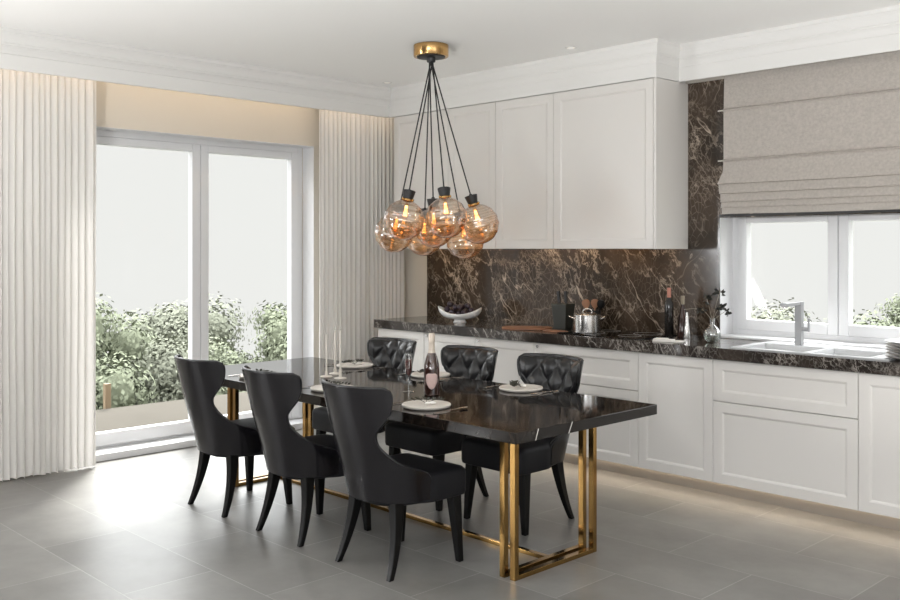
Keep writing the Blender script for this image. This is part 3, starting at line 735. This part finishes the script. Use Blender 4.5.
pl_prof = [(.055,0),(.062,.001),(.075,.004),(.118,.017),(.124,.0195),(.1245,.021),(.118,.021),(.072,.0085),(.055,.006),(.001,.0055)]
pc = (-1.985, 5.50)
plab = ['lowest taupe plate of the stack beside the sink', 'second taupe plate from the bottom of the stack beside the sink', 'third taupe plate from the bottom of the stack beside the sink',
        'fourth taupe plate from the bottom of the stack beside the sink', 'taupe plate just under the white one, stack beside the sink', 'white plate on top of the stack beside the sink']
z = CT+.0005
MBs = MB().lathe([(r*1.08, zz) for r, zz in pl_prof], 40, cap=False)
MBs.f.append(tuple(range(40))[::-1])
first = MBs.build('plate', M['greyplate'], smooth=True)
pc = (-1.925, 5.385)
for i, lb in enumerate(plab):
    if i == 0: o = first
    elif i == 5:
        o = first.copy(); o.data = first.data.copy(); o.data.materials[0] = M['white']; col.objects.link(o)
    else: o = first.copy(); col.objects.link(o)
    o.location = (pc[0]+R_.uniform(-.004,.004), pc[1]+R_.uniform(-.004,.004), z+.0002); o.rotation_euler.z = i; z += .0165
    tag(o, lb, 'plate', 'stacked plates by the sink')

# ------------------------------------------------------------------ dining table
TX0, TX1, TY0, TY1, TZ = -5.665, -2.705, 3.03, 4.105, .75
to = ((TX0+TX1)/2, (TY0+TY1)/2, 0)
tb = tag(empty('dining_table', to), 'long dark marble dining table on gold rectangular legs', 'table')
def tl(p): return (p[0]-to[0], p[1]-to[1], p[2]-to[2])
add_veins(M['tabletop'], [(tl((-2.705,3.185,.765)), tl((-2.705,3.155,.69)), .0028), (tl((-2.705,3.425,.765)), tl((-2.705,3.385,.69)), .0028),
                          (tl((-3.66,3.03,.745)), tl((-3.63,3.03,.70)), .010)])
loc(MB().box(TX0, TX1, TY0, TY1, TZ-.05, TZ), to).build('tabletop', M['tabletop'], tb, bevel=.002)
for X_ in (-3.005, -2.94, -5.36, -5.425):
    m = MB(); a, b = 3.268, 3.892; wx, w = .016, .028
    m.box(X_-wx, X_+wx, a, a+w, 0, .6995).box(X_-wx, X_+wx, b-w, b, 0, .6995).box(X_-wx, X_+wx, a+w, b-w, 0, .022).box(X_-wx, X_+wx, a+w, b-w, .678, .6995)
    loc(m, to).build('leg_frame', M['brass'], tb, bevel=.0015)
loc(MB().box(-5.343, -3.022, 3.598, 3.628, 0, .02), to).build('stretcher', M['brass'], tb, bevel=.0015)

# ------------------------------------------------------------------ chairs
YB_ = [(.345,-.245),(.47,-.270),(.65,-.322),(.9,-.386)]
AA = [(.345,.228),(.47,.240),(.65,.243),(.9,.250)]
BB = [(.345,.19),(.65,.15),(.9,.155)]
YE = [(.345,.0),(.44,.0),(.466,-.014),(.485,-.055),(.51,-.125),(.54,-.190),(.58,-.238),(.62,-.270),(.66,-.286),(.695,-.288),(.73,-.277),(.77,-.258),(.81,-.250),(.85,-.249),(.876,-.255),(.892,-.270),(.90,-.292)]
def shell_pt(t, z, off=0):
    yb, a, b, ye = interp(YB_, z), interp(AA, z), interp(BB, z), sinterp(YE, z)
    # truncated path length
    if ye < yb+b: th = math.acos(max(-1, min(1, 1-(ye-yb)/b))); straight = 0
    else: th = PI/2; straight = ye-(yb+b)
    arc = th*(a+b)/2; tot = arc+straight; s = abs(t)*tot
    if s <= arc or straight == 0:
        q = s/arc*th if arc > 0 else 0
        x, y = a*math.sin(q), yb+b*(1-math.cos(q)); nx, ny = -b*math.sin(q), a*math.cos(q)
    else: x, y, nx, ny = a, yb+b+(s-arc), -1, 0
    l = math.hypot(nx, ny); nx, ny = nx/l, ny/l
    sg = -1 if t < 0 else 1
    return Vector((sg*(x+nx*off), y+ny*off, z)), sg*x
def make_chair():
    root = empty('dining_chair', (0,0,0))
    ZS = [.345+(.90-.345)*i/36 for i in range(37)]; TS = [-1+2*i/40 for i in range(41)]
    th = .022
    outer = [[shell_pt(t, z)[0] for t in TS] for z in ZS]
    inner = [[shell_pt(t, z, th)[0] for t in TS] for z in ZS]
    m = MB(); nv = len(TS); nu = len(ZS)
    m.grid(outer); m.grid(inner); o2 = nu*nv
    for i in range(nu-1):
        for j in (0, nv-1): m.f.append((i*nv+j, (i+1)*nv+j, o2+(i+1)*nv+j, o2+i*nv+j))
    for j in range(nv-1):
        for i in (0, nu-1): m.f.append((i*nv+j, i*nv+j+1, o2+i*nv+j+1, o2+i*nv+j))
    m.build('back_shell', M['leather'], root, smooth=True)
    # tufted inner pad
    pad = []; zs = [.44+(.893-.44)*i/56 for i in range(57)]; ts = [-.985+1.97*i/80 for i in range(81)]
    for z in zs:
        row = []
        for t in ts:
            p, x = shell_pt(t, z)
            e = min(1, (1-abs(t)/.985)*7)*min(1, (.893-z)*22)
            e = max(0, e)**.5
            aa, bb = x/.135, (z-.845)/.175
            dia = abs(math.sin(PI*(aa+bb)))*abs(math.sin(PI*(aa-bb)))
            tuft = .25+.75*dia**.42
            low = 1 if z > .60 else max(0, (z-.47)/.13)
            if z <= .60: tuft = tuft*low + .75*(1-low)
            wr = .004*noise.noise((x*28, z*22, 1.5))*low
            p, _ = shell_pt(t, z, th+e*(.044*tuft+wr))
            row.append(p)
        pad.append(row)
    MB().grid(pad).build('tufted_back', M['tuft'], root, smooth='full')
    # piping along the shell edge
    edge = [shell_pt(-1, z, th/2)[0] for z in ZS] + [shell_pt(t, .90, th/2)[0]+Vector((0,0,.001)) for t in TS[1:-1]] + [shell_pt(1, z, th/2)[0] for z in ZS[::-1]]
    MB().tube(edge, .0075, 8).build('piping', M['piping'], root, smooth='full')
    # seat
    def outline(ins, z):
        pts = []
        def wd(y):
            if y < -.05: return .195*math.sqrt(max(0, 1-((y+.05)/.17)**2))+.004
            return .199+.035*max(0, min(1, (y+.05)/.06))
        y0, y1, r = -.215+ins*.9, .262-ins, .04
        ys = [y0+.165*(1-math.cos(PI/2*i/7)) for i in range(7)] + [y0+.165+(y1-r-y0-.165)*i/8 for i in range(9)]
        right = [(wd(y)-ins, y) for y in ys]
        rr_ = r; w1_ = wd(y1)-ins
        right += [(w1_-rr_+rr_*math.cos(a), y1-rr_+rr_*math.sin(a)) for a in [PI/2*i/6 for i in range(1, 7)]]
        pts = [(x, y, z) for x, y in right] + [(-x, y, z) for x, y in right[::-1]]
        return pts
    secs = [outline(.012, .325), outline(.003, .33), outline(0, .345), outline(0, .435), outline(.003, .450), outline(.012, .461), outline(.035, .469), outline(.08, .474), outline(.14, .476)]
    MB().sections(secs).build('seat', M['velvet'], root, smooth=True)
    def sec(c, w, d, z): return [(c[0]-w, c[1]-d, z), (c[0]+w, c[1]-d, z), (c[0]+w, c[1]+d, z), (c[0]-w, c[1]+d, z)]
    for s in (-1, 1):
        S = []
        for k in range(13):
            q = k/12; z = .356*(1-q)
            x = s*(.146+.049*q); y = -.142-.020*q-.060*q**2.2
            w = .029-.0155*q**.8
            S.append(sec((x, y), w, w*1.05, z))
        MB().sections(S).build('leg', M['blackwood'], root, smooth=True, bevel=.004)
        S = [sec((s*(.196+.024*q), .190+.018*q), .028-.013*q, .028-.013*q, .335*(1-q)) for q in [k/6 for k in range(7)]]
        MB().sections(S).build('leg', M['blackwood'], root, smooth=True, bevel=.004)
    return root
ch = make_chair(); km = kid_map()
chairs = [(-4.985, 3.08, 0, 'black wing-back chair seen from behind, nearest the patio window'),
          (-4.24, 3.08, 0, 'black wing-back chair seen from behind, middle of the near row'),
          (-3.528, 3.08, 0, 'black wing-back chair seen from behind, closest to the camera'),
          (-5.01, 4.045, PI, 'black chair with tufted back facing us, behind the candle holders'),
          (-4.25, 4.045, PI, 'black chair with tufted back facing us, behind the wine bottle'),
          (-3.58, 4.045, PI, 'black chair with tufted back facing us, at the right end of the far row')]
for i, (x, y, rz, lb) in enumerate(chairs):
    c = ch if i == 0 else copy_tree(ch, km)
    c.location = (x, y, 0); c.rotation_euler.z = rz
    tag(c, lb, 'chair', 'black dining chairs around the table')

# ------------------------------------------------------------------ things on the table
tz = TZ+.0004
dp = MB().lathe([(.110,0),(.118,.002),(.1225,.008),(.1235,.013),(.121,.0165),(.112,.0155),(.06,.0125),(.001,.012)], 48, cap=False); dp.f.append(tuple(range(48))[::-1])
def sprig_meshes():
    r = random.Random(21); s = MB(); l = MB(); f = MB(); global rr; rr = r
    for a0, L_ in ((.5,.085),(2.6,.075),(1.6,.05)):
        d = Vector((math.cos(a0), math.sin(a0), 0)); pts = [d*(L_*k/5) + Vector((0,0,.004+.010*math.sin(PI*k/5)+.002*k)) for k in range(6)]
        s.tube(pts, .0014, 6)
        for k in range(2, 6):
            for sg in (-1, 1):
                dd = d*.5 + Vector((-d.y, d.x, 0))*sg*.7 + Vector((0,0,.45))
                leafq(l, pts[k], dd, r.uniform(.022,.032), .0055)
    f.blob((.028,-.012,.010), .012, 8, (1.6,1,.6), .3).blob((.005,-.02,.009), .009, 8, (1.4,1,.7), .3)
    return s, l, f
def fork_mesh(spoon):
    m = MB()
    # handle lies along y, head at +y; gentle arch
    secs = []
    for q, w, z in [(-.115,.005,.0025),(-.11,.0065,.0025),(-.06,.005,.004),(0,.003,.006),(.04,.003,.007),(.055,.004,.006)]:
        secs.append([(w*c, q, z+s*.0016) for c, s in ((-1,-.6),(-.5,-1),(.5,-1),(1,-.6),(1,.6),(.5,1),(-.5,1),(-1,.6))])
    m.sections(secs)
    if spoon:
        secs = []
        for q, w in [(.053,.004),(.062,.012),(.075,.0175),(.090,.019),(.103,.016),(.112,.009),(.116,.003)]:
            secs.append([(w*c, q, .0035+s*.0012+.0035*c*c+.002*abs((q-.085)/.03)) for c, s in ((-1,0),(-.7,-1),(0,-1),(.7,-1),(1,0),(.7,1),(0,1),(-.7,1))])
        m.sections(secs)
    else:
        m.box(-.011,.011,.055,.070,.004,.0062)
        for k in range(4): x = -.0095+.00633*k; m.box(x-.0016, x+.0016, .068, .115, .004, .0062)
    return m
side_n = ['at the near left place', 'at the near middle place', 'at the near right place closest to the camera', 'at the far left place behind the candles', 'at the far middle place behind the bottle', 'at the far right place']
chn = ['before the near chair by the patio window', 'before the middle near chair', 'before the chair closest to the camera', 'before the tufted chair behind the candles', 'before the middle tufted chair', 'before the right-hand tufted chair']
sett = [(-4.98, 3.215), (-4.255, 3.225), (-3.468, 3.214), (-4.985, 3.965), (-4.285, 4.005), (-3.519, 3.984)]
p0 = s0 = f0 = k0 = None
for i, (x, y) in enumerate(sett):
    far = i >= 3
    if i == 0:
        p = dp.build('plate', M['stoneware'], smooth=True); sp = empty('olive_sprig')
        a, b, c = sprig_meshes(); a.build('stem', M['olive'], sp, smooth=True); b.build('leaves', M['olive'], sp, fix=False); c.build('blossom', M['napkin'], sp, smooth='full')
        fk = fork_mesh(False).build('fork', M['cutlery'], smooth=True); sn = fork_mesh(True).build('spoon', M['cutlery'], smooth=True)
        p0, s0, f0, k0 = p, sp, fk, sn; km = kid_map()
    else:
        p, fk, sn = p0.copy(), f0.copy(), k0.copy()
        for q in (p, fk, sn): col.objects.link(q)
        sp = copy_tree(s0, km)
    p.location = (x, y, tz); tag(p, 'pale round stoneware plate ' + chn[i], 'plate', 'place setting plates')
    sp.location = (x, y, tz+.0125); sp.rotation_euler.z = .4*i+(.3 if far else 0); tag(sp, 'olive sprig with white blossom on plate ' + chn[i], 'sprig', 'olive sprigs on the plates')
    fk.location = (x-.175, y, tz); fk.rotation_euler.z = PI if far else 0; tag(fk, 'thin metal fork left of the plate ' + chn[i], 'fork', 'forks at the place settings')
    sn.location = (x+.175, y, tz); sn.rotation_euler.z = PI if far else 0; tag(sn, 'metal spoon right of the plate ' + chn[i], 'spoon', 'spoons at the place settings')
# candles
for i, (x, y, hh, hs, lb) in enumerate([(-4.705,3.52,.23,.035,'left'), (-4.775,3.64,.24,.035,'rear'), (-4.585,3.535,.235,.06,'right')]):
    h_ = tag(empty('candle_holder', (x, y, tz)), lb + ' of the three ivory candle holders on the table', 'candle holder', 'ivory candle holders')
    MB().lathe([(.036,0),(.038,.003),(.036,.007),(.012,.009)], 28).build('base', M['pewter'], h_, smooth=True)
    MB().lathe([(.012,.009),(.0095,.014),(.0095,hs),(.006,hs)], 20).build('stem', M['pewter'], h_, smooth=True)
    c = tag(empty('taper_candle', (x, y, tz+hs+.0003)), 'thin ivory taper candle in the ' + lb + ' candle holder', 'candle', 'taper candles')
    MB().lathe([(.0062,0),(.0058,hh-.004),(.003,hh)], 14).build('wax', M['wax'], c, smooth=True)
    MB().tube([(0,0,hh),(0,.001,hh+.008)], .0008, 6).build('wick', M['black'], c)
# champagne flute
g = tag(empty('champagne_flute', (-3.905, 3.485, tz)), 'clear champagne flute of rose wine left of the bottle', 'glass')
fpz = [(.034,0),(.034,.002),(.006,.006),(.0035,.012),(.0035,.075),(.006,.082),(.017,.10),(.0215,.13),(.0225,.17),(.021,.212)]
MB().lathe(fpz+[(.0198,.212),(.0212,.17),(.0202,.13),(.0155,.10),(.001,.084)], 32, cap=False).build('glass', M['clear'], g, smooth=True)
MB().lathe([(.002,.085),(.0148,.101),(.0195,.131),(.0204,.17),(.0202,.182)], 32).build('wine', M['rosewine'], g, smooth=True)
# bottle
b = tag(empty('wine_bottle', (-3.735, 3.50, tz)), 'rose sparkling wine bottle with pale foil neck and pink shield label', 'bottle')
MB().lathe([(.036,0),(.042,.004),(.0425,.02),(.0425,.135),(.040,.165),(.030,.205),(.019,.235),(.0155,.255),(.0145,.30)], 40).build('glass', M['rosebottle'], b, smooth=True)
MB().lathe([(.036,.003),(.0405,.01),(.0405,.135),(.038,.165),(.028,.205),(.017,.235)], 36).build('wine', M['winedark'], b, smooth=True)
MB().lathe([(.0225,.228),(.0172,.245),(.0162,.285),(.0180,.292),(.0180,.303),(.0168,.306),(.0168,.330),(.015,.334)], 32).build('foil', M['foil'], b, smooth=True)
# shield label hugging the bottle, facing the camera
lm = MB(); av = math.atan2(-3.5, 3.735); rows = []
for k in range(15):
    q = k/14; z = .035+.085*q
    w = (.06+.74*min(1, q/.5)**.6)*(1 if q < .82 else math.sqrt(max(.0, 1-((q-.82)/.22)**2)))
    rows.append([(.0431*math.cos(av+w*u), .0431*math.sin(av+w*u), z) for u in [-1+2*i/12 for i in range(13)]])
o = lm.grid(rows).build('label', M['label'], b, smooth='full'); sm = o.modifiers.new('t', 'SOLIDIFY'); sm.thickness = .0006
o['label'] = 'pink shield-shaped label'

# ------------------------------------------------------------------ pendant cluster
CP = Vector((-4.77, 4.464, 2.95))
pd = tag(empty('pendant_light', CP), 'cluster pendant of seven amber glass globes on black cords', 'pendant light')
MB().lathe([(.112,0),(.121,-.004),(.121,-.078),(.117,-.083)], 48).build('canopy', M['brass2'], pd, smooth=True)
MB().lathe([(.098,-.0832),(.098,-.087),(.095,-.088)], 48).build('canopy_plate', M['black'], pd, smooth=True)
MB().lathe([(.030,-.088),(.030,-.115),(.026,-.12)], 24).build('cord_grip', M['black'], pd, smooth=True)
GL = [(-4.751,4.198,1.734,(410,193)), (-4.516,4.367,1.749,(443,190)), (-4.49,4.651,1.711,(468,200)), (-5.009,4.333,1.652,(401,206)), (-4.778,4.499,1.686,(433,200)), (-5.025,4.633,1.627,(425,208)), (-4.747,4.774,1.604,(457,200))]
GR = .137
rp = []
for k in range(73):
    a = PI*k/72
    r = GR*(1+.018*math.sin(k/72*2*PI*7.5)*math.sin(a))
    rp.append((max(.0005, r*math.sin(a)), -GR*math.cos(a)*(1)))
rp = [q for q in rp if not (q[1] > 0 and q[0] < .030)]
gm = go = None
for i, (x, y, z, _) in enumerate(GL):
    c = Vector((x, y, z))-CP
    top = Vector((.012*math.cos(i*2*PI/7), .012*math.sin(i*2*PI/7), -.12))
    zt = GR*.975
    dv = (top-c).normalized()
    rot = Vector((0,0,1)).rotation_difference(dv)
    ang = rot.to_euler()
    if i == 0:
        gm = MB().lathe(rp, 56, cap=False).build('globe_shade', M['amber'], pd, smooth='full')
        sk_ = MB().lathe([(.033,.0),(.034,.003),(.044,.052),(.044,.057),(.014,.059),(.011,.066),(.006,.070)], 32).build('socket', M['black'], pd, smooth=True)
        cl = MB().lathe([(.030,-.018),(.034,-.016),(.034,-.004),(.030,-.0005)], 32)
        for k in range(3):
            cl.blob((.038*math.cos(k*2.094+.4), .038*math.sin(k*2.094+.4), -.006), .010, 6)
        co_ = cl.build('collar', M['brass2'], sk_, smooth=True)
        bu = MB().lathe([(.013,-.02),(.014,-.045),(.024,-.085),(.027,-.11),(.020,-.132),(.004,-.142)], 24).build('bulb', M['bulbglass'], sk_, smooth=True)
        fi = MB()
        for k in range(6):
            a = k*PI/3; fi.tube([(.006*math.cos(a), .006*math.sin(a), -.045), (.013*math.cos(a+.5), .013*math.sin(a+.5), -.118)], .0016, 6)
        fi_ = fi.build('filament', M['filament'], sk_, smooth=True)
        subs = [co_, bu, fi_]; g_, s_ = gm, sk_
    else:
        g_ = gm.copy(); col.objects.link(g_); g_.parent = pd
        s_ = sk_.copy(); col.objects.link(s_); s_.parent = pd
        for q in subs:
            r_ = q.copy(); col.objects.link(r_); r_.parent = s_
    g_.location = c; g_.rotation_euler = ang
    s_.location = c+dv*(zt+.012); s_.rotation_euler = ang
    MB().tube([top, c+dv*(zt+.075)], .0048, 8).build('cord', M['black'], pd, smooth=True)

# ------------------------------------------------------------------ ceiling downlights
for (x, y, lb) in ((-6.10, 5.20, 'small white ceiling downlight left of the pendant canopy'), (-4.147, 5.22, 'small white ceiling downlight right of the pendant canopy')):
    d = tag(empty('downlight', (x, y, H)), lb, 'downlight', 'recessed ceiling downlights')
    MB().lathe([(.030,-.0005),(.042,-.0005),(.042,-.004),(.032,-.006),(.030,-.004)], 32, cap=False).build('ring', M['trim'], d, smooth=True)
    MB().lathe([(.030,-.0006),(.029,-.0025)], 24).build('lens', M['lens'], d)

# ------------------------------------------------------------------ light
def area(name, loc_, rot, sx, sy, power, color=(1,1,1)):
    l = bpy.data.lights.new(name, 'AREA'); l.shape = 'RECTANGLE'; l.size = sx; l.size_y = sy; l.energy = power; l.color = color
    o = bpy.data.objects.new(name, l); col.objects.link(o); o.location = loc_; o.rotation_euler = rot; return o
area('fill_lamp_front', ((FW[0]+FW[1])/2, YF-.04, 1.45), (PI/2+1.15, 0, 0), FW[1]-FW[0]-.1, 2.0, 118, (.97,.985,1))  # added fill lamp, tilted up from the opening behind the camera
area('streak_lamp_left', (-6.95, -.66, 1.35), (PI/2+.5, 0, -PI/2), .28, 2.0, 78, (.97,.985,1))  # added narrow lamp out of view, gives the chair backs their streak
area('fill_lamp_right', (XR+.04, (RW[0]+RW[1])/2, 1.45), (PI/2+1.15, 0, PI/2), RW[1]-RW[0]-.1, 2.0, 40, (.97,.985,1))  # added fill lamp in the unseen right wall opening
for nm, lc, rt, a, b in (('patio_daylight', (-6.95, 3.8, 1.25), (PI/2, 0, -PI/2), 2.1, 2.4), ('kitchen_daylight', (-2.15, 6.1, 1.35), (PI/2, 0, PI), 2.35, .8)):
    o = area(nm, lc, rt, a, b, 1)
    o.data.cycles.is_portal = True
for (x, y, pw, lb) in ((-3.4, .2, 50, 'added unseen fill uplighter can left of the camera'), (-.8, 4.2, 14, 'added unseen fill uplighter can by the kitchen units at the right')):  # unseen uplighters added to brighten the ceiling
    u = tag(empty('fill_uplight_can', (x, y, 0)), lb, 'fill light', 'added fill uplighter cans')
    MB().lathe([(.13,0),(.14,.004),(.14,.30),(.132,.30),(.132,.26),(.001,.258)], 40, cap=False).build('body', M['black'], u, smooth=True)
    a_ = area('ceiling_fill', (0, 0, .285), (PI, 0, 0), .24, .24, pw, (1,.985,.955)); a_.data.shape = 'DISK'; a_.parent = u
s = bpy.data.lights.new('sun', 'SUN'); s.energy = 4.5; s.angle = math.radians(13); s.color = (1,.97,.93)
so_ = bpy.data.objects.new('sun', s); col.objects.link(so_)
dirv = Vector((.80*math.cos(math.radians(49)), -.60*math.cos(math.radians(49)), -math.sin(math.radians(49))))
so_.rotation_euler = dirv.to_track_quat('-Z', 'Y').to_euler()

w = bpy.data.worlds.new('overcast_sky'); sc.world = w; w.use_nodes = True; nt = w.node_tree; nt.nodes.clear()
out = nt.nodes.new('ShaderNodeOutputWorld'); bg = nt.nodes.new('ShaderNodeBackground'); tc = nt.nodes.new('ShaderNodeTexCoord')
sp = nt.nodes.new('ShaderNodeSeparateXYZ'); cr = nt.nodes.new('ShaderNodeValToRGB')
nt.links.new(tc.outputs['Generated'], sp.inputs[0]); nt.links.new(sp.outputs['Z'], cr.inputs[0])
e = cr.color_ramp.elements
e[0].position = .125; e[0].color = (.472,.466,.456,1); e[1].position = .36; e[1].color = (4.0,4.03,4.08,1)
nt.links.new(cr.outputs[0], bg.inputs[0]); bg.inputs[1].default_value = 1.0; nt.links.new(bg.outputs[0], out.inputs[0])

# ------------------------------------------------------------------ camera and view
cam = bpy.data.cameras.new('camera'); cam.lens = 37.8; cam.sensor_width = 36; cam.sensor_fit = 'HORIZONTAL'; cam.shift_y = -51/900
cam.clip_start = .05; cam.clip_end = 200
co = bpy.data.objects.new('camera', cam); col.objects.link(co); co.location = (0,0,1.54)
co.rotation_euler = (PI/2, 0, math.atan2(.7165,.698)); sc.camera = co
vs = sc.view_settings; vs.view_transform = 'Standard'; vs.look = 'None'; vs.gamma = 1; vs.use_curve_mapping = False; vs.exposure = .95
cy = sc.cycles
cy.max_bounces = 10; cy.diffuse_bounces = 6; cy.glossy_bounces = 5; cy.transparent_max_bounces = 24; cy.transmission_bounces = 6
cy.sample_clamp_indirect = 6; cy.caustics_reflective = False; cy.caustics_refractive = False; cy.use_denoising = True
